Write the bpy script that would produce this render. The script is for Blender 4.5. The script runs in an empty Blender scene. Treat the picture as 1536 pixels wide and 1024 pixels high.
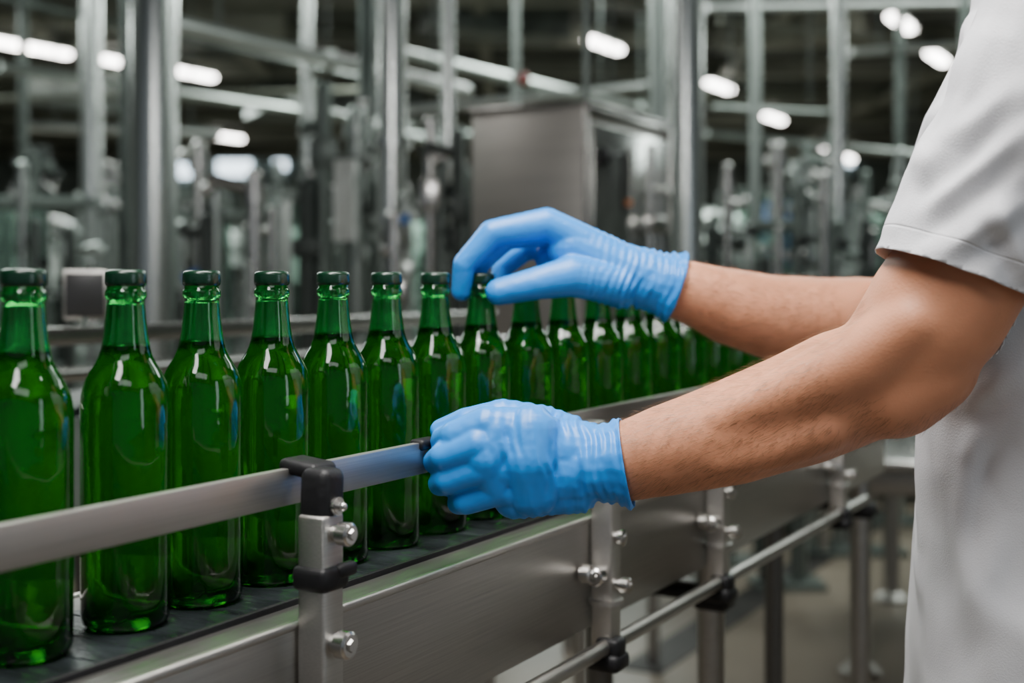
import bpy, bmesh, math, random
from mathutils import Vector, Matrix, noise
random.seed(7)
FPX=1900.0; CZ=1.2078
def P(px,py,Y):
    return Vector(((px-768)/FPX*Y, Y, CZ-(py-420)/FPX*Y))
scene=bpy.context.scene
COL=scene.collection

# ---------------------------------------------------------------- materials
def mat(name,col,rough=.5,metal=0,bump=0,bscale=50,var=0.0,vscale=6,stretch=(1,1,1),emit=None,rvar=0,ridge=0,bdist=.002,**kw):
    m=bpy.data.materials.new(name); m.use_nodes=True
    nt=m.node_tree; b=nt.nodes['Principled BSDF']
    b.inputs['Roughness'].default_value=rough; b.inputs['Metallic'].default_value=metal
    tc=nt.nodes.new('ShaderNodeTexCoord'); mp=nt.nodes.new('ShaderNodeMapping')
    mp.inputs['Scale'].default_value=stretch
    nt.links.new(tc.outputs['Object'],mp.inputs['Vector'])
    n=nt.nodes.new('ShaderNodeTexNoise'); n.inputs['Scale'].default_value=vscale; n.inputs['Detail'].default_value=4
    nt.links.new(mp.outputs[0],n.inputs['Vector'])
    cr=nt.nodes.new('ShaderNodeValToRGB')
    cr.color_ramp.elements[0].position=.3; cr.color_ramp.elements[1].position=.7
    lo=[max(0,c*(1-var)) for c in col]; hi=[min(1,c*(1+var)) for c in col]
    cr.color_ramp.elements[0].color=(*lo,1); cr.color_ramp.elements[1].color=(*hi,1)
    nt.links.new(n.outputs['Fac'],cr.inputs[0]); nt.links.new(cr.outputs[0],b.inputs['Base Color'])
    if rvar:
        mr=nt.nodes.new('ShaderNodeMapRange'); mr.inputs['To Min'].default_value=max(0.02,rough-rvar); mr.inputs['To Max'].default_value=rough+rvar
        nt.links.new(n.outputs['Fac'],mr.inputs['Value']); nt.links.new(mr.outputs[0],b.inputs['Roughness'])
    if bump:
        n2=nt.nodes.new('ShaderNodeTexNoise'); n2.inputs['Scale'].default_value=bscale; n2.inputs['Detail'].default_value=5
        if ridge: n2.noise_type='RIDGED_MULTIFRACTAL'; n2.inputs['Detail'].default_value=2
        nt.links.new(mp.outputs[0],n2.inputs['Vector'])
        bp=nt.nodes.new('ShaderNodeBump'); bp.inputs['Strength'].default_value=bump; bp.inputs['Distance'].default_value=bdist
        nt.links.new(n2.outputs['Fac'],bp.inputs['Height']); nt.links.new(bp.outputs[0],b.inputs['Normal'])
    if emit:
        b.inputs['Emission Color'].default_value=(*col,1); b.inputs['Emission Strength'].default_value=emit
    for k,v in kw.items():
        b.inputs[k.replace('_',' ')].default_value=v
    return m

M={}
M['steel']=mat('brushed_steel',(.48,.465,.44),.34,1,.25,90,.10,5,(3,60,260),rvar=.05)
M['railsteel']=mat('satin_rail_steel',(.43,.415,.39),.42,.96,.15,60,.08,4,(2,60,260),rvar=.04)
M['steel_plate']=mat('brushed_steel_plate',(.40,.385,.36),.31,1,.2,60,.12,4,(2,30,200),rvar=.07)
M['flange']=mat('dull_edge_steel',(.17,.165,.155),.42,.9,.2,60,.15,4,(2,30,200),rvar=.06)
M['chrome']=mat('polished_steel',(.50,.49,.47),.26,1,0,10,.05,8)
M['bgsteel']=mat('column_steel',(.42,.46,.43),.34,.88,.3,30,.25,3,(1,1,.3))
M['colsteel']=mat('polished_column_steel',(.74,.77,.74),.27,.95,.15,20,.10,2,(1,1,.3))
M['darksteel']=mat('dark_painted_steel',(.05,.06,.055),.5,.4,.2,30,.3,3)
M['midsteel']=mat('grey_painted_steel',(.135,.16,.145),.40,.55,.2,30,.4,3)
M['cabinet']=mat('cabinet_steel',(.42,.40,.37),.42,.85,.2,20,.06,2,(1,1,12))
M['cabinet_side']=mat('cabinet_door_steel',(.44,.46,.44),.22,.9,.2,9,.35,6)
M['black']=mat('black_plastic',(.006,.006,.007),.5,0,.3,120,.2,20,Specular_IOR_Level=.3)
M['belt']=mat('conveyor_belt_rubber',(.010,.013,.014),.32,0,.6,45,.6,12,(4,1,1),rvar=.14,Specular_IOR_Level=.35)
M['cap']=mat('dark_green_cap_lacquer',(.0025,.020,.009),.26,0,.1,150,.15,30)
M['glove']=mat('blue_nitrile',(.010,.235,.72),.40,0,.18,70,.06,14,ridge=1,bdist=.0006)
M['skin']=mat('skin',(.56,.24,.13),.54,0,.3,380,.13,11,bdist=.001)
M['skin'].node_tree.nodes['Principled BSDF'].inputs['Subsurface Weight'].default_value=.15
M['skin'].node_tree.nodes['Principled BSDF'].inputs['Subsurface Radius'].default_value=(.014,.005,.003)
M['skin'].node_tree.nodes['Principled BSDF'].inputs['Subsurface Scale'].default_value=.5
M['shirt']=mat('light_grey_cotton',(.62,.62,.645),.85,0,.25,700,.02,5)
M['trouser']=mat('white_trouser_cotton',(.5,.5,.52),.85,0,.4,500,.05,5)
M['hair']=mat('brown_hair',(.06,.035,.02),.6,0,.8,90,.4,40,(1,1,.2))
M['armhair']=mat('fine_arm_hair',(.20,.095,.042),.45)
M['eye']=mat('eye_white',(.7,.7,.68),.2,0,0,5,.02,5)
M['shoe']=mat('black_shoe_leather',(.02,.02,.02),.4,0,.3,90,.2,10)
M['floor']=mat('worn_concrete',(.175,.143,.108),.38,0,.2,12,.35,1.3,rvar=.15)
M['wall']=mat('wall_paint',(.18,.215,.195),.7,0,.1,10,.7,1.2)
M['ceil']=mat('dark_ceiling',(.048,.056,.046),.9,0,.1,10,.4,.6)
M['beam']=mat('ceiling_beam_paint',(.20,.21,.17),.6,.2,.1,10,.3,1)
M['duct']=mat('galvanised_duct',(.58,.61,.58),.34,.8,.2,20,.15,3)
M['lamp']=mat('lamp_diffuser',(1,.97,.92),.5,0,0,5,0,5,emit=18)
M['winglow']=mat('daylight_window_pane',(.75,.9,1),.3,0,0,5,0,5,emit=4)
M['red']=mat('red_paint',(.5,.03,.02),.4)
M['amber']=mat('amber_lens',(.6,.2,.06),.4)
M['blue']=mat('blue_paint',(.02,.12,.38),.4)
M['white']=mat('white_hose_plastic',(.6,.62,.6),.5)
M['screen']=mat('dark_screen',(.02,.02,.02),.3,0,0,5,.2,4)
M['floorstrip']=mat('dark_floor_strip',(.03,.027,.024),.6,.5,.3,40,.3,10)

def glassmat(name,inner=False):
    m=bpy.data.materials.new(name); m.use_nodes=True; nt=m.node_tree
    b=nt.nodes['Principled BSDF']; out=nt.nodes['Material Output']
    b.inputs['Transmission Weight'].default_value=1; b.inputs['IOR'].default_value=1.48
    b.inputs['Roughness'].default_value=.075
    tc=nt.nodes.new('ShaderNodeTexCoord'); n=nt.nodes.new('ShaderNodeTexNoise'); n.inputs['Scale'].default_value=42
    nt.links.new(tc.outputs['Object'],n.inputs['Vector'])
    bp=nt.nodes.new('ShaderNodeBump'); bp.inputs['Strength'].default_value=.26; bp.inputs['Distance'].default_value=.002
    nt.links.new(n.outputs['Fac'],bp.inputs['Height']); nt.links.new(bp.outputs[0],b.inputs['Normal'])
    if inner:
        b.inputs['Base Color'].default_value=(.80,.97,.84,1); return m
    sp=nt.nodes.new('ShaderNodeSeparateXYZ'); nt.links.new(tc.outputs['Object'],sp.inputs[0])
    mr=nt.nodes.new('ShaderNodeMapRange'); mr.inputs['From Min'].default_value=0; mr.inputs['From Max'].default_value=.27
    nt.links.new(sp.outputs[2],mr.inputs['Value'])
    def ramp(stops):
        r=nt.nodes.new('ShaderNodeValToRGB'); e=r.color_ramp.elements
        e[0].position=stops[0][0]; e[0].color=(*stops[0][1],1); e[1].position=stops[-1][0]; e[1].color=(*stops[-1][1],1)
        for p,c in stops[1:-1]:
            k=e.new(p); k.color=(*c,1)
        nt.links.new(mr.outputs[0],r.inputs[0]); return r
    r1=ramp([(.06,(.002,.04,.002)),(.16,(.032,.42,.009)),(.60,(.038,.49,.012)),(.745,(.020,.36,.010)),(.757,(.002,.06,.003)),(.772,(.002,.06,.003)),(.779,(.060,.60,.13)),(.9,(.045,.50,.10))])
    nt.links.new(r1.outputs[0],b.inputs['Base Color'])
    t=nt.nodes.new('ShaderNodeBsdfTranslucent')
    r2=ramp([(.06,(.0005,.010,.0005)),(.16,(.018,.33,.005)),(.60,(.024,.42,.008)),(.745,(.010,.28,.006)),(.757,(.001,.03,.001)),(.772,(.001,.03,.001)),(.779,(.012,.25,.05)),(.9,(.009,.2,.04))])
    nt.links.new(r2.outputs[0],t.inputs[0])
    mx=nt.nodes.new('ShaderNodeMixShader'); mx.inputs[0].default_value=.15
    nt.links.new(b.outputs[0],mx.inputs[1]); nt.links.new(t.outputs[0],mx.inputs[2]); nt.links.new(mx.outputs[0],out.inputs[0])
    return m
M['glass']=glassmat('green_bottle_glass'); M['glassin']=glassmat('inner_glass_surface',True)
def transp(name,col):
    m=bpy.data.materials.new(name); m.use_nodes=True; nt=m.node_tree
    nt.nodes.remove(nt.nodes['Principled BSDF'])
    t=nt.nodes.new('ShaderNodeBsdfTransparent'); t.inputs[0].default_value=(*col,1)
    nt.links.new(t.outputs[0],nt.nodes['Material Output'].inputs[0]); return m
M['liquid']=transp('drink_liquid',(.82,.90,.48))
M['panelglass']=mat('greenish_guard_glass',(.40,.55,.48),.15,0,0,5,.05,2,Transmission_Weight=.9,IOR=1.08)

# ---------------------------------------------------------------- mesh builder
class MB:
    def __init__(s): s.bm=bmesh.new()
    def box(s,c,size,rot=None,bevel=0,seg=2):
        r=bmesh.ops.create_cube(s.bm,size=1)
        vs=r['verts']; mt=Matrix.Translation(Vector(c))@(rot.to_4x4() if rot else Matrix.Identity(4))@Matrix.Diagonal((*size,1))
        for v in vs: v.co=mt@v.co
        if bevel:
            es=list({e for v in vs for e in v.link_edges})
            bmesh.ops.bevel(s.bm,geom=es,offset=bevel,segments=seg,affect='EDGES',profile=.5)
        return s
    def cyl(s,p0,p1,r0,r1=None,seg=24,caps=True):
        r1=r0 if r1 is None else r1
        p0=Vector(p0);p1=Vector(p1); d=p1-p0
        q=d.to_track_quat('Z','Y').to_matrix().to_4x4()
        mt=Matrix.Translation((p0+p1)/2)@q
        bmesh.ops.create_cone(s.bm,cap_ends=caps,segments=seg,radius1=r0,radius2=r1,depth=d.length,matrix=mt)
        return s
    def sphere(s,c,r,scale=(1,1,1),rot=None,u=20,v=12):
        mt=Matrix.Translation(Vector(c))@(rot.to_4x4() if rot else Matrix.Identity(4))@Matrix.Diagonal((*scale,1))
        bmesh.ops.create_uvsphere(s.bm,u_segments=u,v_segments=v,radius=r,matrix=mt); return s
    def cap(s,p0,r0,p1,r1):
        s.sphere(p0,r0); s.sphere(p1,r1)
        if (Vector(p1)-Vector(p0)).length>1e-4: s.cyl(p0,p1,r0,r1,seg=20)
        return s
    def chain(s,pts,k=1.0):
        for a,b in zip(pts[:-1],pts[1:]): s.cap(a[0],a[1]*k,b[0],b[1]*k)
        return s
    def lathe(s,prof,c=(0,0,0),seg=32,flute=None,rot=None):
        c=Vector(c); rings=[]
        R=rot if rot else Matrix.Identity(3)
        for (r,z) in prof:
            if r<1e-6: rings.append([s.bm.verts.new(c+R@Vector((0,0,z)))]); continue
            ring=[]
            for i in range(seg):
                a=2*math.pi*i/seg; rr=r
                if flute and flute(z): rr=r*(1+.008*math.cos(i*math.pi))
                ring.append(s.bm.verts.new(c+R@Vector((rr*math.cos(a),rr*math.sin(a),z))))
            rings.append(ring)
        for a,b in zip(rings[:-1],rings[1:]):
            for i in range(seg):
                j=(i+1)%seg
                if len(a)==1 and len(b)==1: break
                if len(a)==1: s.bm.faces.new((a[0],b[j],b[i]))
                elif len(b)==1: s.bm.faces.new((a[i],a[j],b[0]))
                else: s.bm.faces.new((a[i],a[j],b[j],b[i]))
        return s
    def loft(s,rings,ax,ay,seg=36,pw=2.3):
        R=[]
        for (c,hw,hd) in rings:
            ring=[]
            for i in range(seg):
                a=2*math.pi*i/seg; ca,sa=math.cos(a),math.sin(a)
                ring.append(s.bm.verts.new(Vector(c)+ax*hw*math.copysign(abs(ca)**(2/pw),ca)+ay*hd*math.copysign(abs(sa)**(2/pw),sa)))
            R.append(ring)
        for a,b in zip(R[:-1],R[1:]):
            for i in range(seg):
                j=(i+1)%seg; s.bm.faces.new((a[i],a[j],b[j],b[i]))
        s.bm.faces.new(R[0][::-1]); s.bm.faces.new(R[-1])
        return s
    def mesh(s,name,angle=35):
        bmesh.ops.recalc_face_normals(s.bm,faces=s.bm.faces)
        me=bpy.data.meshes.new(name); s.bm.to_mesh(me); s.bm.free()
        for p in me.polygons: p.use_smooth=True
        if angle and len(me.polygons): me.set_sharp_from_angle(angle=math.radians(angle))
        return me
def obj(name,me,m,parent=None,loc=(0,0,0),rz=0):
    if isinstance(me,MB): me=me.mesh(name)
    o=bpy.data.objects.new(name,me); COL.objects.link(o)
    if m: 
        me.materials.clear(); me.materials.append(M[m] if isinstance(m,str) else m)
    o.location=loc; o.rotation_euler=(0,0,rz)
    if parent: o.parent=parent
    return o
def empty(name,loc,rz=0,parent=None):
    o=bpy.data.objects.new(name,None); COL.objects.link(o); o.location=loc; o.rotation_euler=(0,0,rz); o.empty_display_size=.05
    if parent: o.parent=parent
    return o
def top(o,label,cat,group=None):
    o['label']=label; o['category']=cat
    if group: o['group']=group
    return o
def copytree(src,name,loc,rz=None):
    n=src.copy(); n.name=name; COL.objects.link(n); n.location=loc
    if rz is not None: n.rotation_euler=(0,0,rz)
    def rec(a,b):
        for c in list(a.children):
            k=c.copy(); COL.objects.link(k); k.parent=b; rec(c,k)
    rec(src,n); return n

# ---------------------------------------------------------------- room
def struct(name,c,size,m):
    o=obj(name,MB().box((0,0,0),size),m,loc=c); o['kind']='structure'; return o
struct('floor',(0,12,-.05),(26,34,.1),'floor')
struct('ceiling',(0,12,3.95),(26,34,.1),'ceil')
struct('wall_back',(0,28.6,1.95),(26,.2,3.9),'wall')
struct('wall_left',(-12.9,12,1.95),(.2,34,3.9),'wall')
struct('wall_right',(12.9,12,1.95),(.2,34,3.9),'wall')
tn=1
for y in (11.5,13.5,15.5,18,20.5,23,26):
    o=struct('trim_%d'%tn,(0,y,3.80),(25.4,.16,.20),'beam'); tn+=1
for x in (-9,-6,-3,-.3,2.6,5.2,8,10.5):
    o=struct('trim_%d'%tn,(x,17,3.76),(.12,18,.10),'beam'); tn+=1
wn=1
for (x0,x1,y0,y1) in ((325,376,238,264),(266,291,234,266),(84,114,206,230),(-14,12,198,218),(44,68,202,222),(410,430,236,254),(1262,1280,228,248)):
    a=P(x0,y0,28.4); b=P(x1,y1,28.4)
    o=obj('window_%d'%wn,MB().box((0,0,0),(b.x-a.x,.06,a.z-b.z)),'winglow',loc=((a.x+b.x)/2,28.45,(a.z+b.z)/2)); o['kind']='structure'; wn+=1

# ---------------------------------------------------------------- conveyor frame
ANG=math.atan2(.8641,.5034); O=(-.8432,0,0)
D=Vector((.5034,.8641,0)); N=Vector((.8641,-.5034,0))
BZ=.95
conv=top(empty('conveyor',(O[0],O[1],0),ANG),'brushed stainless steel bottling conveyor with dark belt carrying green bottles','conveyor')
S0,S1=.45,2.95; SM=(S0+S1)/2; SL=S1-S0
b=MB(); b.box((SM,0,BZ-.013),(SL,.124,.018))
ns=int(SL/.0381)
for i in range(ns):
    b.box((S0+.0381*(i+.5),0,BZ-.003),(.0368,.128,.006),bevel=.0008,seg=1)
obj('conveyor_belt',b,'belt',conv)['label']='dark segmented rubber conveyor belt'
for sg,nm in ((-1,'near'),(1,'far')):
    b=MB(); b.box((SM,sg*.1056,.8905),(SL,.004,.117),bevel=.001)
    b.box((SM,sg*.086,.8310),(SL,.04,.003))
    obj('side_plate',b,'steel_plate',conv)
    b=MB(); b.box((SM,sg*.087,.9455),(SL,.041,.005),bevel=.0015)
    obj('edge_flange',b,'flange',conv)
    b=MB(); b.box((SM,sg*.1055,.9475),(SL,.0065,.007),bevel=.0022,seg=3); obj('edge_trim',b,'steel',conv)
b=MB(); b.box((SM,-.0665,.9475),(SL,.005,.011),bevel=.001); obj('belt_guide_strip',b,'black',conv)
b=MB(); b.box((SM,0,.90),(SL,.2,.004)); obj('belt_support_pan',b,'steel_plate',conv)
RY=-.09
def rail(x0,x1):
    b=MB(); b.box(((x0+x1)/2,RY,BZ+.258-.1583),(x1-x0,.0075,.0278),bevel=.0007); return obj('guide_rail',b,'railsteel',conv)
rail(.5,1.366); rail(1.60,2.95)
b=MB(); b.box((1.366,RY,BZ+.258-.1465),(.03,.016,.010),bevel=.004,seg=3); obj('rail_end_cap',b,'black',conv)['label']='black plastic rail end cap'
b=MB(); b.box((SM,.075,BZ+.05),(SL,.008,.02),bevel=.0015)
for s in (1.0,1.6,2.2,2.8): b.box((s,.093,BZ+.025),(.02,.03,.07),bevel=.002)
obj('guide_rail',b,'flange',conv)
b=MB(); b.cyl((S0,-.128,.812),(2.72,-.128,.812),.0085,seg=20); obj('support_rod',b,'steel_plate',conv)
def bolt(parent,p,d,r=.009,l=.02):
    b=MB(); p=Vector(p); d=Vector(d)
    b.cyl(p,p+d*.003,r*1.25,seg=24); b.cyl(p+d*.003,p+d*(l*.45),r*.8,seg=6); b.cyl(p+d*(l*.45),p+d*(l*.6),r*1.05,seg=24)
    b.cyl(p+d*(l*.6),p+d*l,r*.62,seg=18); b.sphere(p+d*l,r*.62,(1,1,1),u=14,v=8)
    o=obj('bolt',b,'chrome',parent); return o
def knob(parent,p,d,r,l):
    b=MB(); p=Vector(p); d=Vector(d)
    b.cyl(p,p+d*l*.35,r*.7,seg=24); b.cyl(p+d*l*.35,p+d*l*.9,r,seg=28); b.cyl(p+d*l*.9,p+d*l,r*.98,r*.8,seg=28); b.cyl(p+d*l,p+d*(l+.002),r*.5,r*.42,seg=6)
    return obj('bolt',b,'chrome',parent)
def bracket(s,first):
    e=empty('rail_bracket',(s,-.1225,0),0,conv)
    zr=BZ+.258-.159
    ztop=CZ-.176 if first else zr+.002
    b=MB(); b.box((0,0,(ztop+.795)/2),(.025,.025,ztop-.795),bevel=.0025,seg=3)
    obj('post',b,'steel',e)
    if first:
        b=MB()
        b.box((.012,.0225,zr+.0145),(.030,.037,.012),Matrix.Rotation(.10,3,'X'),bevel=.0052,seg=4)
        b.box((.014,.0385,zr+.008),(.026,.004,.020),bevel=.0018,seg=3)
        b.box((.004,.002,zr-.005),(.0270,.0275,.044),Matrix.Rotation(.06,3,'Y'),bevel=.008,seg=4)
        obj('rail_clamp',b,'black',e)['label']='black plastic rail clamp'
        bolt(e,(0.003,-.0118,zr-.011),(0,-1,0),.0055,.007)
        knob(e,(0.001,-.0125,CZ-.1895),(0,-1,0),.0088,.016)
        b=MB(); b.box((0,0,CZ-.2235),(.033,.033,.019),bevel=.0055,seg=3); b.box((.012,-.014,CZ-.219),(.022,.010,.011),bevel=.004,seg=3)
        obj('spacer_block',b,'black',e)['label']='black plastic spacer block'
        knob(e,(0,-.0125,CZ-.272),(0,-1,0),.0105,.016)
    else:
        b=MB(); b.box((0,.016,zr-.004),(.022,.022,.018),bevel=.002); obj('rail_clamp',b,'steel',e)
        knob(e,(0.002,-.0125,CZ-.279),(0,-1,0),.009,.009); knob(e,(0.002,-.0125,CZ-.330),(0,-1,0),.0085,.016)
        knob(e,(-.0125,0.0,CZ-.318),(-1,0,0),.0105,.018)
        b=MB(); b.cyl((0,0,CZ-.351),(0,0,CZ-.346),.0195,seg=28); obj('clamp_ring',b,'steel',e)
        knob(e,(-.034,.013,CZ-.314),(0,-1,0),.0105,.014)
    b=MB(); b.box((-.004,-.004,.796),(.036,.040,.020),bevel=.007,seg=3); b.box((-.004,-.008,.810),(.026,.028,.024),bevel=.006,seg=3)
    obj('rod_clamp',b,'black',e)['label']='black plastic rod clamp'
bracket(1.178,True)
for s in (1.668,2.005,2.57): bracket(s,False)
for s in (.62,2.075,2.85):
    for y in (-.085,.085):
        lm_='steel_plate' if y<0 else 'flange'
        b=MB(); b.cyl((s,y,.012),(s,y,.835),.019,seg=24); obj('leg',b,lm_,conv)
        b=MB(); b.lathe([(0,0),(.05,0),(.05,.008),(.03,.018),(.012,.03),(.012,.05),(0,.05)],(s,y,0)); obj('foot',b,lm_,conv)
    b=MB(); b.box((s,0,.775),(.04,.225,.018),bevel=.006,seg=3); b.box((s,-.09,.768),(.045,.05,.026),bevel=.008,seg=3)
    obj('cross_brace',b,'black',conv)['label']='black cross brace'
    b=MB(); b.cyl((s,-.085,.30),(s,.085,.30),.012,seg=16); obj('cross_tube',b,'flange',conv)

# ---------------------------------------------------------------- bottles
outer=[(0,.003),(.018,.003),(.0250,0),(.0292,.0007),(.0318,.005),(.0326,.010),(.0328,.150),(.0328,.160),(.0326,.1665),(.0319,.1730),(.0305,.1795),(.0282,.1855),(.0250,.1910),(.0220,.1958),(.0196,.2008),(.0178,.207),(.0163,.216),(.0150,.227),(.0139,.239),(.0138,.2430),(.0148,.2440),(.0152,.2455),(.0152,.2485),(.0147,.2500),(.0137,.2510),(.0136,.262),(0,.262)]
LV=.2075
cav=[(0,LV),(.0148,LV),(.0160,LV+.0012),(.0154,LV+.004),(.0145,.216),(.0132,.227),(.0121,.239),(.0116,.250),(.0112,.259),(0,.259)]
b=MB(); b.lathe(outer,seg=64); bmesh.ops.recalc_face_normals(b.bm,faces=b.bm.faces)
nf=len(b.bm.faces)
b2=MB(); b2.lathe(cav,seg=40); bmesh.ops.recalc_face_normals(b2.bm,faces=b2.bm.faces)
for f in b2.bm.faces: f.normal_flip()
t=bpy.data.meshes.new('t'); b2.bm.to_mesh(t); b.bm.from_mesh(t)
gm=bpy.data.meshes.new('glass_body'); b.bm.to_mesh(gm)
gm.materials.append(M['glass']); gm.materials.append(M['glassin'])
for i,p in enumerate(gm.polygons):
    p.use_smooth=True
    p.material_index=0 if i<nf else 1
gm.set_sharp_from_angle(angle=math.radians(50))
liq=[(0,.0075),(.022,.0075),(.0280,.010),(.0295,.014),(.0298,.150),(.0296,.161),(.0286,.172),(.0264,.180),(.0232,.187),(.0203,.193),(.0180,.199),(.0160,.204),(.0152,LV-.001),(0,LV-.001)]
capp=[(0,.2659),(.0110,.2658),(.0134,.2652),(.0147,.2641),(.0151,.2622),(.0152,.2560),(.0149,.2545),(.0143,.2535)]
bot=top(empty('bottle',(0,0,BZ)),'green glass bottle with dark green crown cap on conveyor belt','bottle','row of green bottles on the conveyor')
obj('glass_body',gm,None,bot)
obj('liquid',MB().lathe(liq,seg=40),'liquid',bot)
obj('bottle_cap',MB().lathe(capp,seg=42,flute=lambda z:z<.2598).mesh('bottle_cap',70),'cap',bot)['label']='dark green crown cap'
YS=[.871,.950,1.019,1.092,1.165,1.237,1.311,1.389,1.476,1.555,1.638,1.717,1.802,1.889,1.975,2.06,2.145,2.23,2.315,2.40]
for i,Y in enumerate(YS):
    loc=(.5826*Y-.8432,Y,BZ)
    if i==0: bot.location=loc
    else: copytree(bot,'bottle',loc,random.uniform(0,6.28))

# ---------------------------------------------------------------- garment / body helpers
def bake(mb,voxel,it,fac=.5):
    bmesh.ops.recalc_face_normals(mb.bm,faces=mb.bm.faces)
    me=bpy.data.meshes.new('tmp'); mb.bm.to_mesh(me); mb.bm.free()
    o=bpy.data.objects.new('tmp',me); COL.objects.link(o)
    r=o.modifiers.new('r','REMESH'); r.mode='VOXEL'; r.voxel_size=voxel
    if it:
        s=o.modifiers.new('s','SMOOTH'); s.factor=fac; s.iterations=it
    bpy.context.view_layer.update()
    dg=bpy.context.evaluated_depsgraph_get()
    me2=bpy.data.meshes.new_from_object(o.evaluated_get(dg))
    bpy.data.objects.remove(o)
    return me2
def cut(me,co,no,test):
    bm=bmesh.new(); bm.from_mesh(me)
    vs=[v for v in bm.verts if test(v.co)]; S=set(vs)
    es=[e for e in bm.edges if e.verts[0] in S and e.verts[1] in S]
    fs=[f for f in bm.faces if all(v in S for v in f.verts)]
    bmesh.ops.bisect_plane(bm,geom=vs+es+fs,plane_co=co,plane_no=no,dist=1e-5)
    dl=[v for v in bm.verts if (v.co-co).dot(no)>2e-5 and test(v.co)]
    bmesh.ops.delete(bm,geom=dl,context='VERTS')
    bm.to_mesh(me); bm.free()
def disp(me,fn):
    me.update()
    nn=[v.normal.copy() for v in me.vertices]
    for v,n in zip(me.vertices,nn): v.co+=n*fn(v.co)
def finish(name,me,m,base,parent=None):
    me.transform(Matrix.Translation(-base))
    for p in me.polygons: p.use_smooth=True
    me.name=name
    return obj(name,me,m,parent,loc=base if parent is None else (0,0,0))
def solid(o,t):
    s=o.modifiers.new('thickness','SOLIDIFY'); s.thickness=t; s.offset=-1

# ---- hands
HN={ # near hand (left) gripping the rail end
 'f':[
  [(P(800,655,1.105),.026),(P(730,638,1.095),.0172),(P(683,653,1.097),.0136),(P(664,661,1.126),.0114),(P(692,666,1.158),.0098)],
  [(P(800,678,1.102),.026),(P(718,667,1.089),.0170),(P(667,684,1.095),.0133),(P(653,692,1.126),.0112),(P(688,698,1.158),.0096)],
  [(P(800,702,1.103),.026),(P(724,701,1.091),.0162),(P(673,719,1.098),.0128),(P(660,725,1.126),.0110),(P(694,728,1.156),.0094)],
  [(P(805,728,1.106),.024),(P(746,733,1.098),.0150),(P(699,751,1.104),.0121),(P(688,754,1.128),.0104),(P(716,752,1.154),.0088)],
  [(P(885,672,1.130),.022),(P(820,642,1.132),.0200),(P(752,624,1.126),.0155),(P(698,632,1.128),.0122),(P(662,645,1.138),.0104)],
 ],
 'p':[[(P(960,692,1.119),.0380),(P(905,694,1.119),.0355),(P(868,697,1.119),.034)],
      [(P(868,705,1.12),.033),(P(790,706,1.112),.031)],[(P(868,682,1.12),.031),(P(780,668,1.112),.029)],
      [(P(865,728,1.118),.024),(P(772,744,1.110),.020)],
      [(P(742,648,1.096),.0200),(P(730,686,1.091),.0200),(P(748,728,1.099),.0175)],
      [(P(700,660,1.102),.0135),(P(690,690,1.100),.0135),(P(702,722,1.104),.0125)],
      [(P(795,650,1.097),.025),(P(792,690,1.094),.027),(P(800,735,1.100),.023)]]}
HF={ # far hand (right) over the bottle cap
 'f':[
  [(P(930,392,1.398),.022),(P(820,336,1.385),.0182),(P(738,350,1.376),.0148),(P(697,396,1.377),.0128),(P(692,437,1.384),.0110)],
  [(P(930,398,1.41),.022),(P(838,345,1.405),.0170),(P(760,356,1.402),.0138),(P(718,396,1.404),.0120),(P(712,430,1.410),.0102)],
  [(P(930,408,1.42),.022),(P(852,362,1.425),.0165),(P(788,374,1.440),.0130),(P(752,404,1.440),.0110),(P(746,434,1.430),.0092)],
  [(P(930,420,1.42),.020),(P(866,385,1.438),.0150),(P(824,402,1.448),.0115),(P(800,424,1.444),.0100),(P(788,440,1.436),.0084)],
  [(P(925,425,1.385),.024),(P(858,414,1.368),.0225),(P(805,425,1.360),.0176),(P(748,438,1.3590),.0144)],
 ],
 'p':[[(P(1040,437,1.402),.0365),(P(985,424,1.402),.0345),(P(940,410,1.402),.032)],
      [(P(940,410,1.40),.032),(P(858,372,1.395),.028)],[(P(930,425,1.40),.028),(P(870,410,1.388),.024)],
      [(P(870,388,1.415),.026),(P(826,384,1.422),.019)]]}
def hand(mb,H,k,palmk=1.0):
    for c in H['f']: mb.chain(c,k)
    for c in H['p']: mb.chain(c,palmk)
def glove(H,cuff,cdir,base,parent):
    mb=MB(); hand(mb,H,1.0)
    me=bake(mb,.0013,10)
    cdir=cdir.normalized()
    def fn(c):
        s=(cuff-c).dot(cdir)
        q=c-cuff; q=q-cdir*q.dot(cdir)
        d=.0003*(noise.noise(c*55)) + .00018*noise.noise(c*170)
        if s<.12:
            k=1-max(0,min(1,(s-.035)/.085))
            w=noise.noise(Vector((s*150,q.normalized().x*1.6+3,q.normalized().z*1.6)))
            w2=math.sin((s+ .006*noise.noise(c*28))*2*math.pi/.0085)
            d+=k*(.0022*w+.0015*w2*max(0,.5+noise.noise(c*35)))
            if s<.022: d+=.0042*(1-max(0,s)/.022)**1.5+.0028*noise.noise(c*55)*(1-max(0,s)/.022)
            if s<.003: d+=.0014*math.sin(max(0,s)/.003*math.pi)
        return d
    disp(me,fn)
    cut(me,cuff,cdir,lambda c:(c-cuff).length<.07)
    o=finish('glove',me,'glove',base,parent); solid(o,.0009)
    o['label']='blue nitrile disposable glove with wrinkled cuff'
    return o

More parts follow.
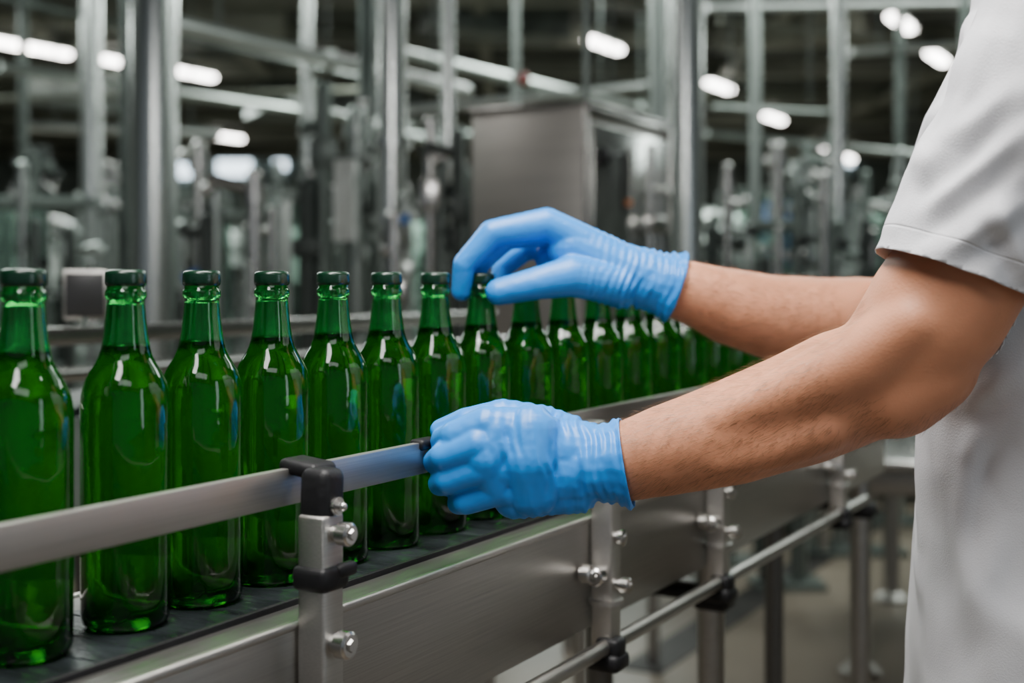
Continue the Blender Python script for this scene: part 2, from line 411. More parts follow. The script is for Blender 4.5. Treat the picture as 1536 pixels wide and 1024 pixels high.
TC=Vector((.520,1.20,0)); base=Vector((TC.x,TC.y,0))
def T(z,fw=0,side=0): return Vector((TC.x,TC.y,z))-N*fw+D*side
nearS=P(1610,25,.985); farS=TC+D*.185+Vector((0,0,1.405))
armN=[(nearS,.056),(P(1555,225,.993),.053),(P(1460,380,1.005),.0535),(P(1402,468,1.02),.0560),(P(1330,560,1.045),.0485)]
foreN=[(P(1330,560,1.045),.0485),(P(1265,583,1.06),.0505),(P(1200,612,1.072),.0490),(P(1100,647,1.09),.0455),(P(1000,675,1.11),.0405),(P(940,692,1.12),.0355),(P(880,697,1.12),.030)]
armF=[(farS,.058),(P(1470,330,1.42),.050),(P(1395,425,1.45),.047),(P(1340,474,1.46),.0430)]
foreF=[(P(1340,474,1.46),.0430),(P(1290,470,1.458),.0425),(P(1225,478,1.448),.0480),(P(1160,476,1.438),.0485),(P(1095,460,1.42),.0435),(P(1030,437,1.405),.0345),(P(960,415,1.40),.028)]
mb=MB()
mb.loft([(T(.80),.150,.10),(T(.90),.165,.112),(T(1.0),.148,.10),(T(1.08),.142,.098),(T(1.2),.158,.108),(T(1.3),.168,.112),(T(1.38),.155,.09),(T(1.43),.10,.065),(T(1.46),.062,.056)],D,N)
mb.chain([(T(1.42),.058),(T(1.5,.02),.054),(T(1.56,.03),.056)])
for ch in (armN,foreN,armF,foreF): mb.chain(ch)
mb.chain([(T(1.38,0,-.10),.06),(nearS,.056)]); mb.chain([(T(1.38,0,.10),.06),(farS,.058)])
mb.cap(P(1349,591,1.043),.0345,P(1325,580,1.043),.041)
mb.cap(P(1385,545,1.03),.044,P(1340,575,1.04),.046)
mb.chain([(P(1372,482,.990),.024),(P(1296,540,1.014),.029),(P(1206,580,1.034),.025),(P(1090,628,1.062),.017)])
mb.chain([(P(1240,640,1.036),.021),(P(1160,668,1.052),.020),(P(1080,688,1.068),.016)])
hand(mb,HN,.72,.80); hand(mb,HF,.72,.80)
R=Matrix.Rotation(math.atan2(-N.y,-N.x),3,'Z')
hc=T(1.615,.035)
def L(x,y,z): return hc+R@Vector((x,y,z))
mb.sphere(L(-.01,0,.02),.1,(.98,.76,.95),R,28,18)
mb.sphere(L(.03,0,-.035),.08,(.82,.74,1.0),R,24,16)
mb.sphere(L(.065,0,-.095),.028,(1,1.1,.8),R)
mb.chain([(L(.088,0,.01),.011),(L(.112,0,-.025),.015)]); mb.sphere(L(.100,.014,-.03),.011); mb.sphere(L(.100,-.014,-.03),.011)
mb.chain([(L(.086,.02,-.060),.008),(L(.098,0,-.058),.010),(L(.086,-.02,-.060),.008)])
mb.chain([(L(.087,.022,-.076),.008),(L(.096,0,-.077),.011),(L(.087,-.022,-.076),.008)])
mb.chain([(L(.08,.045,.028),.009),(L(.093,.015,.03),.010)]); mb.chain([(L(.08,-.045,.028),.009),(L(.093,-.015,.03),.010)])
for sd in (1,-1): mb.sphere(L(-.005,sd*.080,-.005),.033,(.6,.34,1.05),R)
for sd in (-1,1):
    mb.chain([(T(.86,0,sd*.085),.085),(T(.5,.01,sd*.10),.058),(T(.36,-.01,sd*.10),.055),(T(.10,-.02,sd*.11),.036)])
    mb.chain([(T(.06,-.03,sd*.11),.034),(T(.045,.06,sd*.115),.030),(T(.035,.13,sd*.12),.024)])
bme=bake(mb,.004,15)
disp(bme,lambda c:.0009*noise.noise(c*16)+.0002*noise.noise(c*45))
hb=bmesh.new(); rr=random.Random(5); bme.update()
def arminfo(c):
    best=None
    for ch in (foreN,foreF):
        for a,b in zip(ch[:-1],ch[1:]):
            u=b[0]-a[0]; t=max(0,min(1,(c-a[0]).dot(u)/u.length_squared)); d=(c-(a[0]+u*t)).length
            if best is None or d<best[0]: best=(d,u.normalized())
    return best
cand=[v for v in bme.vertices if v.co.x>.09 and v.co.x<.37 and 1.0<v.co.y<1.52 and 1.0<v.co.z<1.25]
rr.shuffle(cand); cnt=0
for v in cand:
    d,u=arminfo(v.co)
    if d>.075: continue
    if v.normal.y>.5: continue
    for q in range(2):
        p0=v.co+Vector((rr.uniform(-.002,.002),rr.uniform(-.002,.002),rr.uniform(-.002,.002)))-v.normal*.0008
        dr=(u+Vector((rr.uniform(-.35,.35),rr.uniform(-.35,.35),rr.uniform(-.45,.0)))); dr=(dr-v.normal*dr.dot(v.normal)).normalized()
        ln=rr.uniform(.006,.014); w=.00010
        p1=p0+dr*ln*.5+v.normal*.0026; p2=p0+dr*ln+v.normal*.0036
        sdv=dr.cross(v.normal).normalized()*w
        a=[hb.verts.new(x) for x in (p0-sdv,p0+sdv,p1+sdv,p1-sdv,p2)]
        hb.faces.new((a[0],a[1],a[2],a[3])); hb.faces.new((a[3],a[2],a[4])); cnt+=1
    if cnt>8500: break
hmesh=bpy.data.meshes.new('arm_hair'); hb.to_mesh(hmesh); hb.free()
person=finish('person',bme,'skin',base)
top(person,'person in light grey t-shirt and blue gloves reaching over bottles','person')
ah=finish('arm_hair',hmesh,'armhair',base,person); ah['kind']='stuff'; ah['label']='fine brown forearm hair'
glove(HN,P(941,693,1.12),(P(1000,678,1.11)-P(880,696,1.12)).normalized(),base,person)
glove(HF,P(1013,431,1.404),(P(1060,446,1.406)-P(960,414,1.402)).normalized(),base,person)
mb=MB(); mb.sphere(L(-.022,0,.032),.104,(1.0,.80,.95),R,32,20); mb.sphere(L(-.055,0,-.02),.07,(.7,.95,1),R)
hme=bake(mb,.004,3); cut(hme,L(.055,0,.06),(R@Vector((1,0,-.9))).normalized(),lambda c:True)
disp(hme,lambda c:.003*noise.noise(c*40)); h=finish('hair',hme,'hair',base,person)
for sd in (1,-1):
    me=MB().sphere(L(.077,sd*.03,.006),.012).mesh('eye'); me.transform(Matrix.Translation(-base)); obj('eye',me,'eye',person)
# shirt
mb=MB()
mb.loft([(T(.70),.195,.14),(T(.80),.19,.137),(T(.92),.185,.133),(T(1.05),.178,.127),(T(1.18),.182,.129),(T(1.28),.186,.130),(T(1.36),.175,.112),(T(1.42),.125,.085),(T(1.46),.085,.072),(T(1.50,.01),.068,.066)],D,N)
hemN=P(1436,418,1.01)
mb.chain([(T(1.36,.0,-.09),.085),(P(1622,0,.985),.074),(P(1558,195,.992),.0695),(P(1453,388,1.008),.0665),(P(1398,500,1.02),.0665)])
mb.chain([(T(1.36,.0,.09),.085),(farS+Vector((0,0,.0)),.074),(P(1500,300,1.41),.064),(P(1425,390,1.44),.060)])
sme=bake(mb,.0035,7)
def intorso(c,k=1.0):
    q=c-TC; a=q.dot(D)/(.203*k); b_=q.dot(N)/(.150*k); return a*a+b_*b_<1
def crease(c,a,b_,w,am):
    u=b_-a; t=(c-a).dot(u)/u.length_squared
    if t<-.1 or t>1.1: return 0
    d=(c-(a+u*t)); d=math.hypot(d.x,d.z)+.004*noise.noise(c*30); f=max(0,math.sin(max(0,min(1,(t+.1)/1.2))*math.pi))
    return am*f*math.exp(-(d/w)**2)
CR=[(P(1536,130,.93),P(1375,300,.94),.010,.007),(P(1545,190,.93),P(1380,345,.94),.008,.006),(P(1540,300,.93),P(1420,385,.94),.010,.007),
    (P(1515,40,.93),P(1455,210,.94),.012,.006),(P(1536,420,.95),P(1480,300,.94),.009,.005),
    (P(1400,640,1.08),P(1536,560,1.03),.012,.008),(P(1390,760,1.08),P(1520,640,1.03),.014,.008),(P(1395,900,1.08),P(1500,720,1.03),.014,.008),(P(1420,1010,1.08),P(1530,800,1.03),.016,.009),(P(1480,1010,1.06),P(1490,760,1.03),.014,.007),(P(1385,980,1.08),P(1420,840,1.06),.012,.007)]
def shirtf(c):
    d=.010*noise.noise(Vector((c.x*8,c.y*8,c.z*4)))+.005*noise.noise(Vector((c.x*18+c.z*8,c.y*18,c.z*10)))
    for (sx,sy,sz,am,ph) in ((9,7,4,.008,0),(14,10,5,.005,3.1)):
        q=Vector((c.x*sx+c.z*sz*.8+ph,c.y*sy,c.z*sz-c.x*sx*.4))
        r1=1-abs(noise.noise(q))*3.8
        if r1>0: d+=am*r1*r1*(3-2*r1)*(.6+noise.noise(c*5+Vector((ph,0,0))))
    if c.x>.28:
        for a,b_,w,am in CR: d+=1.3*(crease(c,a,b_,w,am)-crease(c,a+Vector((0,0,-.016)),b_+Vector((0,0,-.016)),w,am*.7))
    return max(d-.002,-.0055)
disp(sme,shirtf)
cut(sme,hemN,Vector((-.352,0.0,-.936)),lambda c:(c-hemN).length<.17 and c.y<1.12 and not intorso(c))
hemF=P(1437,378,1.435)
cut(sme,hemF,(P(1425,390,1.44)-P(1500,300,1.41)).normalized(),lambda c:(c-hemF).length<.12 and c.y>1.3 and not intorso(c))
cut(sme,Vector((0,0,.765)),Vector((0,0,-1)),lambda c:c.z<.8)
cut(sme,T(1.478),Vector((0,0,1)),lambda c:c.z>1.45 and (c-T(c.z)).length<.10)
sh=finish('shirt',sme,'shirt',base,person); solid(sh,.0014); sh['label']='light grey cotton short-sleeved t-shirt'
nt=M['shirt'].node_tree; bs=nt.nodes['Principled BSDF']; bpn=[n for n in nt.nodes if n.type=='BUMP'][0]
tc=[n for n in nt.nodes if n.type=='TEX_COORD'][0]
dp=nt.nodes.new('ShaderNodeVectorMath'); dp.operation='DOT_PRODUCT'; dp.inputs[1].default_value=(.352,0,.936)
nt.links.new(tc.outputs['Object'],dp.inputs[0])
off=(hemN-base).dot(Vector((.352,0,.936)))+.019
s1=nt.nodes.new('ShaderNodeMath'); s1.operation='SUBTRACT'; s1.inputs[1].default_value=off; nt.links.new(dp.outputs['Value'],s1.inputs[0])
s2=nt.nodes.new('ShaderNodeMath'); s2.operation='ABSOLUTE'; nt.links.new(s1.outputs[0],s2.inputs[0])
s3=nt.nodes.new('ShaderNodeMapRange'); s3.inputs['From Min'].default_value=0; s3.inputs['From Max'].default_value=.0013; nt.links.new(s2.outputs[0],s3.inputs['Value'])
b3=nt.nodes.new('ShaderNodeBump'); b3.inputs['Strength'].default_value=.5; b3.inputs['Distance'].default_value=.0012
nt.links.new(s3.outputs[0],b3.inputs['Height']); nt.links.new(bpn.outputs[0],b3.inputs['Normal']); nt.links.new(b3.outputs[0],bs.inputs['Normal'])
mb=MB(); mb.loft([(T(.78),.172,.118),(T(.88),.176,.122),(T(.98),.162,.112)],D,N)
for sd in (-1,1): mb.chain([(T(.84,0,sd*.088),.092),(T(.5,.01,sd*.10),.072),(T(.36,-.01,sd*.10),.068),(T(.12,-.02,sd*.11),.060)])
tme=bake(mb,.006,5); disp(tme,lambda c:.006*noise.noise(c*12)); cut(tme,Vector((0,0,.095)),Vector((0,0,-1)),lambda c:c.z<.14)
finish('trousers',tme,'trouser',base,person)
for sd in (-1,1):
    mb=MB(); mb.chain([(T(.052,-.04,sd*.11),.045),(T(.05,.06,sd*.115),.042),(T(.045,.15,sd*.12),.036)]); mb.sphere(T(.09,-.03,sd*.11),.045)
    me=bake(mb,.005,3); cut(me,Vector((0,0,.008)),Vector((0,0,-1)),lambda c:True); me.transform(Matrix.Translation((0,0,-.008)))
    finish('shoe',me,'shoe',base,person)

# ---------------------------------------------------------------- background
c2=top(empty('conveyor',(O[0],O[1],0),ANG),'steel conveyor frame with dark side panels behind the bottles','conveyor')
ty=.913; E2=3.15; M2=(1.0+E2)/2; L2=E2-1.0
b=MB(); b.box((M2,ty,1.118),(L2,.03,.03),bevel=.006); b.cyl((1.0,ty-.05,1.06),(E2,ty-.05,1.06),.012); obj('guide_rail',b,'chrome',c2)
b=MB(); b.box((M2,ty+.15,.985),(L2,.26,.03),bevel=.004); obj('conveyor_belt',b,'belt',c2)
b=MB(); b.box((M2,ty-.0,.90),(L2,.012,.17),bevel=.003); b.box((M2,ty+.29,.90),(L2,.012,.17),bevel=.003); obj('side_plate',b,'midsteel',c2)
for s in (1.1,1.6,2.1,2.6,3.1):
    obj('post',MB().box((s,ty+.008,1.03),(.03,.03,.17),bevel=.004),'midsteel',c2)
for s in (1.2,2.1,3.0):
    for y in (ty+.02,ty+.27): obj('leg',MB().cyl((s,y,0),(s,y,.83),.022),'flange',c2)
pm=P(128,442,2.06)
e=top(empty('control_monitor',(pm.x,pm.y,1.133)),'small dark control monitor with metal frame on conveyor rail','monitor'); e.rotation_euler=(0,0,.25)
obj('screen',MB().box((0,-.006,pm.z-1.133),(.060,.004,.070),bevel=.001),'screen',e)
obj('frame',MB().box((0,0,pm.z-1.133),(.07,.010,.081),bevel=.003),'steel_plate',e)
obj('stem',MB().cyl((0,0,0),(0,0,.03),.006),'midsteel',e)

# cabinet
k=3.5/3.0
A=Vector((.177*k,3.5,0)); fd=Vector((-.274,.177,0)).normalized(); sd_=Vector((.253,.447,0)).normalized(); fw=.326*k; sw=.513*k
zt=CZ+270/1900*3.5
rz=math.atan2(sd_.y,sd_.x)
e=top(empty('machine_cabinet',(A.x,A.y,0),rz),'tall brushed steel machine cabinet standing on steel legs','cabinet')
obj('body',MB().box((sw/2,fw/2,zt-.42),(sw-.01,fw-.01,.82),bevel=.004),'cabinet',e)
b=MB(); b.box((sw/2,fw/2,zt-.006),(sw+.02,fw+.02,.012),bevel=.004); b.box((0.004,0.004,zt-.42),(.014,.014,.82),bevel=.004); b.box((sw-.01,0,zt-.42),(.02,.016,.82),bevel=.003); b.box((sw/2,0,zt-.025),(sw,.016,.02),bevel=.003); obj('trim_frame',b,'chrome',e)
obj('door',MB().box((sw/2,-.002,zt-.43),(sw-.06,.010,.74),bevel=.004),'cabinet_side',e)
b=MB(); b.box((.075,-.02,zt-.15),(.04,.025,.05),bevel=.008); b.cyl((.10,-.03,zt-.15),(.17,-.03,zt-.13),.006); b.cyl((.17,-.03,zt-.13),(.17,-.03,zt-.30),.005); obj('door_latch',b,'black',e)
b=MB(); b.cyl((.36,-.035,zt-.09),(.36,-.035,zt-.7),.012); b.cyl((.44,-.03,zt-.16),(.44,-.03,zt-.7),.008); b.cyl((.36,-.035,zt-.22),(.52,-.035,zt-.22),.009); b.box((.40,-.03,zt-.33),(.12,.04,.05),bevel=.006); obj('pipe_fitting',b,'chrome',e)
obj('indicator_lamp',MB().cyl((.26,-.005,zt-.27),(.26,-.016,zt-.27),.010),'amber',e)
obj('conduit',MB().cyl((.1,.05,zt),(.1,.05,3.9),.010),'midsteel',e)
for x in (.04,sw-.04):
    for y in (.04,fw-.04): obj('leg',MB().cyl((x,y,0),(x,y,zt-.83),.02),'steel_plate',e)
obj('lower_tray',MB().box((sw/2,fw/2,.55),(sw-.05,fw-.05,.06),bevel=.01),'midsteel',e)

def column(px0,px1,Y,m='bgsteel',z1=3.9,fl=(),label=None,nm='steel_column',cat='column'):
    x=((px0+px1)/2-768)/FPX*Y; r=(px1-px0)/2/FPX*Y
    e=top(empty(nm,(x,Y,0)),label or 'round stainless steel column rising to the ceiling',cat)
    obj('shaft',MB().cyl((0,0,0),(0,0,z1),r,seg=28),m,e)
    for py in fl:
        z=CZ-(py-420)/FPX*Y; obj('flange',MB().cyl((0,0,z-.018),(0,0,z+.018),r*1.4,seg=24),m,e); 
    obj('base_plate',MB().cyl((0,0,0),(0,0,.02),r*2),m,e); return e
column(196,266,5.0,'colsteel'); column(122,153,7.0,'colsteel'); column(538,563,5.2,'midsteel'); column(567,609,4.5,'colsteel',fl=(215,330,355))
column(662,682,4.6,'colsteel',fl=(250,262),label='slim steel riser pipe running up to ceiling',nm='riser_pipe',cat='pipe')
column(974,998,6.0,'bgsteel'); column(1002,1055,5.0,'colsteel'); column(1125,1141,7.0,'bgsteel'); column(1248,1268,6.2,'colsteel',fl=(280,)); column(1343,1357,8.0,'midsteel')
column(28,42,9.0,'midsteel'); column(452,469,7.0,'colsteel',fl=(200,)); column(180,195,6.6,'darksteel')
column(1440,1455,6.5,'midsteel')
column(768,780,6.2,label='slim steel riser pipe running up to ceiling',nm='riser_pipe',cat='pipe')
def opipe(p,q,r,m='duct',label='galvanised overhead pipe running under the ceiling'):
    c=(p+q)/2; b=MB(); b.cyl(p-c,q-c,r,seg=20)
    d=(q-p).normalized(); n=int((q-p).length/1.6)
    for i in range(1,n+1):
        w=p-c+d*(i*1.6-.4); b.cyl(w-d*.02,w+d*.02,r*1.3,seg=20)
    e=top(empty('overhead_pipe',c),label,'pipe')
    obj('pipe_run',b,m,e)
    for f in (.15,.85):
        w=(p-c)*(1-f)+(q-c)*f; obj('hanger_rod',MB().cyl(w,(w.x,w.y,3.9-c.z),.006,seg=8),'darksteel',e)
opipe(P(240,32,5.9),P(700,137,8.0),.042); opipe(P(-80,-20,6.5),P(560,120,9.5),.018,'midsteel')
opipe(P(612,165,7),P(970,128,7.2),.022); opipe(P(1060,12,7.5),P(1560,2,7.5),.026); opipe(P(1275,78,8),P(1560,62,8.4),.026)
opipe(P(600,80,8.5),P(1010,175,11),.04,'bgsteel')
opipe(P(0,100,8.2),P(620,190,11),.034,'bgsteel')
opipe(P(-60,150,10.1),P(560,135,10.2),.022,'beam'); opipe(P(1060,200,8.6),P(1420,235,9.9),.024,'bgsteel')
opipe(P(430,150,7.6),P(690,225,9.0),.024,'bgsteel'); opipe(P(1080,30,9.2),P(1330,58,10.5),.022,'beam')
opipe(P(40,190,9.3),P(330,200,9.3),.035,'duct'); opipe(P(1070,160,7.6),P(1240,168,7.7),.016,'bgsteel'); opipe(P(620,205,10),P(950,196,10),.03,'midsteel')
for (a,b_,w_,h_,m_) in ((P(-100,50,11.0),P(420,-10,12.2),.5,.3,'beam'),(P(640,20,12.0),P(840,42,12.6),.5,.3,'midsteel'),(P(1080,60,13.2),P(1300,30,12.6),.5,.3,'beam'),(P(380,150,16),P(620,165,17),.8,.4,'midsteel'),(P(40,130,14.2),P(250,150,14.8),.5,.35,'midsteel')):
    c=(a+b_)/2; d=b_-a; az=math.atan2(d.y,d.x); Ln=math.hypot(d.x,d.y)
    e=top(empty('ventilation_duct',(c.x,c.y,c.z),az),'rectangular sheet metal ventilation duct hung under the roof','duct')
    bb=MB().box((0,0,0),(Ln,w_,h_),bevel=.01)
    for i in range(1,int(Ln/1.2)+1): bb.box((-Ln/2+i*1.2-.3,0,0),(.05,w_+.05,h_+.05))
    obj('duct_run',bb,m_,e)
    for sx in (-.35,.35): obj('hanger_rod',MB().cyl((sx*Ln,0,0),(sx*Ln,0,3.9-c.z),.01,seg=8),'darksteel',e)
def tank(px,Y,r,z0,h,m='bgsteel'):
    x=(px-768)/FPX*Y
    e=top(empty('process_tank',(x,Y,0)),'stainless steel process tank with domed top on legs','tank')
    prof=[(0,z0-.15),(r*.3,z0-.12),(r*.8,z0-.04),(r,z0),(r,z0+h),(r*.97,z0+h+.03),(r*.75,z0+h+.10),(r*.4,z0+h+.15),(0,z0+h+.17)]
    b=MB().lathe(prof,seg=36)
    for f in (.12,.5,.88): b.lathe([(r,z0+h*f-.02),(r+.015,z0+h*f-.015),(r+.015,z0+h*f+.015),(r,z0+h*f+.02)],seg=36)
    obj('vessel',b,m,e)
    obj('outlet_pipe',MB().cyl((0,0,z0-.14),(0,0,.2),.03).cyl((0,0,.22),(r,0,.22),.03),'chrome',e)
    obj('top_nozzle',MB().cyl((0,0,z0+h+.1),(0,0,z0+h+.4),.035).cyl((0,0,z0+h+.3),(0,0,z0+h+.33),.06),'chrome',e)
    obj('manway_hatch',MB().cyl((-r*.25,-r*.93,z0+h*.6),(-r*.28,-r*1.06,z0+h*.6),min(.16,r*.45)),'chrome',e)
    for i in range(4):
        a=math.pi/4+i*math.pi/2; obj('leg',MB().cyl((r*.8*math.cos(a),r*.8*math.sin(a),0),(r*.8*math.cos(a),r*.8*math.sin(a),z0+.1),.03),'steel',e)
for t_ in ((706,7.2,.2,.7,.70),(400,11.0,.45,.5,1.1),(20,12,.6,.5,1.2),(280,14,.6,.5,1.2),(1095,8.0,.22,.6,.80),(1225,10,.42,.5,.9),(1330,13,.5,.5,1.2),(610,13,.5,.5,1.3),(900,11,.5,.5,1.1),(150,16,.7,.5,1.2),(1050,17,.7,.6,1.4),(760,16,.7,.6,1.3),(205,8.4,.25,.6,1.15),(1420,9,.4,.5,1.2),(560,8.0,.26,.6,.95),(1290,8.6,.3,.6,.85)): tank(*t_)
def machine(px,Y,w,d,h,rz=0):
    x=(px-768)/FPX*Y
    e=top(empty('filling_machine',(x,Y,0),rz),'enclosed filling machine with glass guards and steel frame','machine')
    obj('base_cabinet',MB().box((0,0,.42),(w,d,.76),bevel=.01),'midsteel',e)
    obj('head_frame',MB().box((0,-d/2+.03,h-.03),(w,.05,.05),bevel=.01).box((0,d/2-.03,h-.03),(w,.05,.05),bevel=.01).box((-w/2+.03,0,h-.03),(.05,d,.05)).box((w/2-.03,0,h-.03),(.05,d,.05)),'midsteel',e)
    for sx in (-1,1):
        for sy in (-1,1):
            obj('post',MB().box((sx*(w/2-.025),sy*(d/2-.025),(h+.76)/2),(.04,.04,h-.8)),'bgsteel',e)
            obj('foot',MB().cyl((sx*(w/2-.06),sy*(d/2-.06),0),(sx*(w/2-.06),sy*(d/2-.06),.05),.03),'chrome',e)
    obj('guard_panel',MB().box((-w*.15,-d/2+.01,(h+.72)/2),(w*.55,.006,h-.86)),'panelglass',e)
    rr=random.Random(int(px*7+Y*13))
    for i in range(7):
        xx=-w/2+.08+i*(w-.16)/6+rr.uniform(-.03,.03); yy=rr.uniform(-.25,.3)*d; z1=h-rr.uniform(.1,.45); 
        obj('filling_valve',MB().cyl((xx,yy,.8),(xx,yy,z1),rr.uniform(.012,.035)).cyl((xx,yy,z1-.16),(xx,yy,z1-.10),.045).cyl((xx,yy,z1-.3),(xx+rr.uniform(-.15,.15),yy,z1-.3-rr.uniform(0,.1)),.016),rr.choice(('chrome','bgsteel','bgsteel','midsteel','darksteel')),e)
    obj('turret',MB().lathe([(0,.8),(.2,.8),(.2,.84),(.08,.87),(.08,h-.5),(0,h-.5)],(w*.2,.08,0)),'bgsteel',e)
for t_ in ((60,6.4,.6,.5,1.62,.2),(330,6.4,.6,.6,1.55,.15),(480,5.6,.35,.4,1.6,.2),(1175,6.2,.38,.5,1.5,-.2),(1345,7.1,.5,.6,1.65,-.2),(650,9.4,.8,.6,1.7,.1),(250,9.9,.9,.8,1.9,.1),(1160,12.5,1.0,.8,2.1,0),(470,16,1.6,.8,2.1,0)): machine(*t_)
def manifold(px,py,Y,w,seed,blue=False,big=1.0):
    p=P(px,py,Y); rr=random.Random(seed)
    e=top(empty('pipe_manifold',(p.x,p.y,0)),'irregular stainless pipework with valves on a floor stand','pipework')
    z=p.z
    for mi,mm in enumerate(('bgsteel','midsteel','chrome','darksteel')):
        b=MB()
        for i in range(2):
            x=-w/2+w*rr.random(); y=rr.uniform(-.06,.06); zt_=z+rr.uniform(-.25,.22); r=rr.uniform(.008,.028)*big
            b.cyl((x,y,.02),(x,y,zt_),r); b.sphere((x,y,zt_),r*1.02)
            x2=max(-w/2,min(w/2,x+rr.uniform(-.16,.16))); zz=zt_-rr.uniform(.02,.16); b.cyl((x,y,zz),(x2,y,zz+rr.uniform(-.05,.05)),r*.8); b.sphere((x2,y,zz),r)
            if rr.random()<.6: b.cyl((x,y,zt_-.10),(x,y,zt_-.05),r*1.5)
            if rr.random()<.4: b.box((x,y,zt_-.25),(r*3.0,r*2.8,rr.uniform(.05,.12)),bevel=.008)
        obj('pipework',b,mm,e)
    x=rr.uniform(-w/3,w/3); zz=z-rr.uniform(.05,.2); obj('valve_lever',MB().box((x,-.05,zz),(.06,.02,.03),Matrix.Rotation(rr.uniform(-.6,.6),3,'Y')).cyl((x,0,zz),(x,-.05,zz),.007),'blue' if blue else 'black',e)
    obj('stand_base',MB().box((0,0,.012),(w+.08,.18,.024)),'midsteel',e)
manifold(636,260,4.25,.24,3,True); manifold(520,215,5.0,.30,5,big=1.3); manifold(1090,320,5.4,.3,8); manifold(330,350,4.4,.35,11,True,1.1); manifold(1275,320,5.6,.4,14,big=1.2)
manifold(714,335,4.9,.16,17); manifold(1180,300,5.0,.2,23); manifold(415,300,7.3,.2,26); manifold(160,280,7.8,.3,31,big=1.4); manifold(1340,290,6.3,.3,33,big=1.3); manifold(290,280,5.4,.3,41,big=1.2); manifold(1210,250,7.3,.4,43,big=1.5); manifold(30,260,7.6,.4,51,big=1.4); manifold(90,330,5.2,.3,53)
p=P(517,280,4.7)
e=top(empty('hose_bundle',(p.x,p.y,0)),'white plastic hoses looped over a steel stand','hose')
b=MB()
for i in range(4):
    for j in range(6):
        z0_=p.z+.10-j*.05; b.cyl((-.03+i*.02,.01*math.sin(i+j),z0_),(-.03+i*.02+.004*math.sin(j*2+i),.01*math.sin(i+j+1),z0_-.05),.011,seg=12)
obj('hose',b,'white',e)
obj('stand',MB().cyl((0,.03,0),(0,.03,p.z+.13),.012).cyl((-.06,.0,p.z+.11),(.06,.0,p.z+.11),.008).cyl((0,.03,0),(0,.03,.02),.08),'midsteel',e)
b=empty('blue_drum',(P(1168,0,8.4).x,8.4,0)); top(b,'blue plastic drum standing on steel stand','drum')
obj('drum_body',MB().lathe([(0,1.30),(.09,1.30),(.1,1.33),(.1,1.45),(.105,1.46),(.1,1.47),(.1,1.6),(.105,1.61),(.1,1.62),(.09,1.72),(0,1.72)]),'blue',b)
obj('drum_stand',MB().box((0,0,1.28),(.24,.24,.04)).cyl((-.1,0,0),(-.1,0,1.28),.015).cyl((.1,0,0),(.1,0,1.28),.015),'midsteel',b)
p=P(786,118,6.2)
top(obj('alarm_bell',MB().cyl((0,0,0),(0,-.05,0),.03,.02).cyl((-.02,.0,0),(-.045,0,0),.012),'red',loc=p),'small red alarm bell fixed to steel pipe','bell')
t1=P(1290,0,3.89); t2=P(1337,0,4.78)
dr=(Vector((t2.x,t2.y,0))-Vector((t1.x,t1.y,0))); L_=dr.length; az=math.atan2(dr.y,dr.x)
e=top(empty('accumulation_table',(t1.x,t1.y,0),az),'round-legged stainless steel accumulation table on disc feet','table')
b=MB(); b.box((L_/2,-.22,.665),(L_+.3,.6,.03),bevel=.008); b.box((L_/2,.08,.69),(L_+.3,.015,.06),bevel=.004); b.box((L_/2,-.52,.69),(L_+.3,.015,.06),bevel=.004); obj('table_top',b,'chrome',e)
obj('apron',MB().box((L_/2,-.22,.60),(L_+.05,.48,.09),bevel=.01),'steel_plate',e)
for x in (0,L_):
    for y in (0,-.44):
        obj('leg',MB().cyl((x,y,.03),(x,y,.58),.03),'steel_plate',e)
        obj('foot',MB().lathe([(0,0),(.062,0),(.062,.012),(.04,.03),(.02,.045),(.02,.07),(0,.07)],(x,y,0)),'steel_plate',e)
for tt,ss in ((.05,5.2),(-.9,5.6),(.8,6.3)):  # thin dark strips laid flat on the floor, parallel to the conveyor
    c=Vector(O)+D*ss+N*tt
    top(obj('floor_strip',MB().box((0,0,.002),(3.2,.14,.004)),'floorstrip',loc=(c.x,c.y,0),rz=ANG),'thin dark strip lying flat on concrete floor','floorstrip')

# ceiling lamps
lm=None
for (px,py) in ((12,66),(62,75),(175,93),(287,111),(906,68),(1079,130),(1161,178),(1242,222),(1352,35),(1406,87),(340,206),(1271,237),(575,-60),(-60,20),(700,-40)):
    Y=FPX*2.39/(420-py); x=(px-768)/FPX*Y
    if lm is None:
        lm=top(empty('ceiling_lamp',(x,Y,3.60),ANG),'glowing white strip lamp hung below the dark ceiling','lamp','ceiling strip lamps')
        obj('lamp_housing',MB().box((0,0,.055),(.76,.14,.05),bevel=.01).cyl((-.3,0,.08),(-.3,0,.3),.006).cyl((.3,0,.08),(.3,0,.3),.006),'midsteel',lm)
        obj('diffuser',MB().box((0,0,0),(.72,.12,.06),bevel=.025,seg=3),'lamp',lm)
    else: copytree(lm,'ceiling_lamp',(x,Y,3.60),ANG)

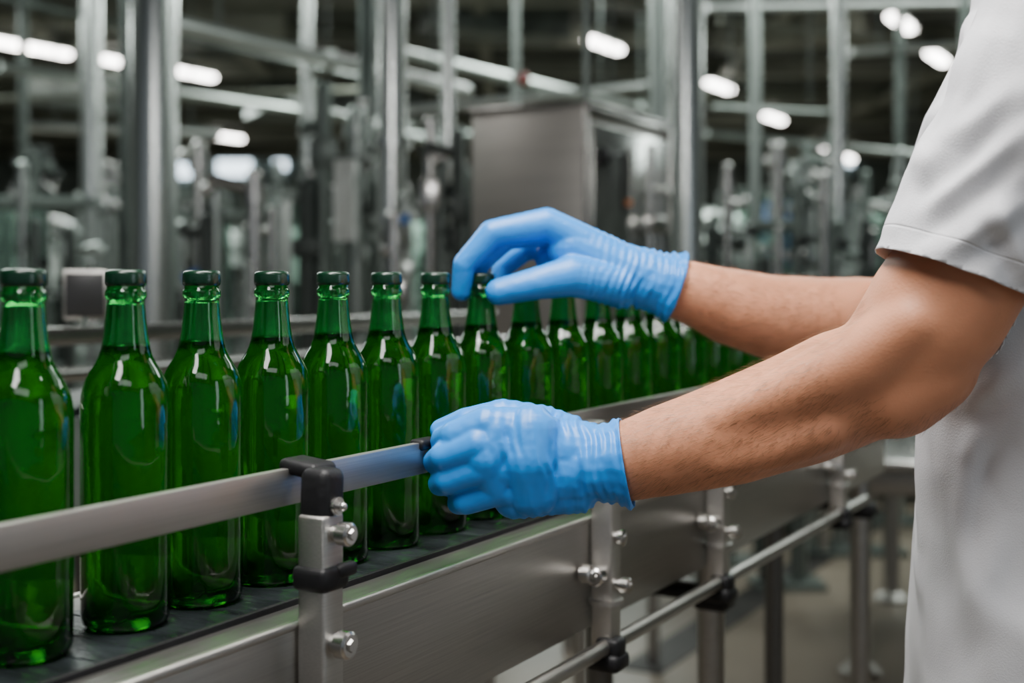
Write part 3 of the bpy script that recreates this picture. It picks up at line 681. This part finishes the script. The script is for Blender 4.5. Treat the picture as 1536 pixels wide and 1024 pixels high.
# ---------------------------------------------------------------- lights
def area(loc,tgt,sx,sy,pw,col=(1,1,1)):
    l=bpy.data.lights.new('area','AREA'); l.shape='RECTANGLE'; l.size=sx; l.size_y=sy; l.energy=pw; l.color=col
    o=bpy.data.objects.new('area_light',l); COL.objects.link(o); o.location=loc
    o.rotation_euler=(Vector(tgt)-Vector(loc)).to_track_quat('-Z','Y').to_euler()
def strip(c,ang,l0,l1,w,pw,z,col=(1,.975,.94)):
    l=bpy.data.lights.new('strip','AREA'); l.shape='RECTANGLE'; l.size=l1-l0; l.size_y=w; l.energy=pw; l.color=col
    o=bpy.data.objects.new('highlight_strip',l); COL.objects.link(o)
    m=(l0+l1)/2; o.location=(c[0]+math.cos(ang)*m,c[1]+math.sin(ang)*m,z); o.rotation_euler=(0,0,ang)
c0=(-.28,.70)
strip(c0,ANG+.25,-1.1,.9,.34,62,2.42)  # added overhead strips, forked to shape the bottle shoulder highlights
strip(c0,ANG-.75,-.1,1.1,.30,30,2.41)
area((.2,-.9,2.7),(.2,1.3,1.0),1.4,.5,9,(.97,.98,1))
area((1.9,-.3,1.5),(-.2,1.2,1.1),.3,1.3,6,(.8,.92,1))
area((-1.8,3.2,2.9),(-.3,1.4,1.0),1.2,.6,12,(1,.98,.95))
for (x,y,pw) in ((-3,5.5,120),(2.5,6,115),(-6,10,185),(0,10,185),(6,10,185),(-5,17,260),(4,17,260),(0,23,260),(2,3.9,16)):
    area((x,y,3.45),(x,y,0),2.4,1.2,pw,(.90,1,.95))
w=bpy.data.worlds.new('world'); scene.world=w; w.use_nodes=True
bg=w.node_tree.nodes['Background']; bg.inputs[0].default_value=(.72,.82,.92,1); bg.inputs[1].default_value=.21

cam=bpy.data.cameras.new('camera'); co=bpy.data.objects.new('camera',cam); COL.objects.link(co)
co.location=(0,0,CZ); co.rotation_euler=(math.pi/2,0,0)
cam.sensor_width=36; cam.lens=36*FPX/1536; cam.shift_y=-92/1536; cam.clip_start=.02
cam.dof.use_dof=True; cam.dof.focus_distance=1.08; cam.dof.aperture_fstop=3.5
scene.camera=co
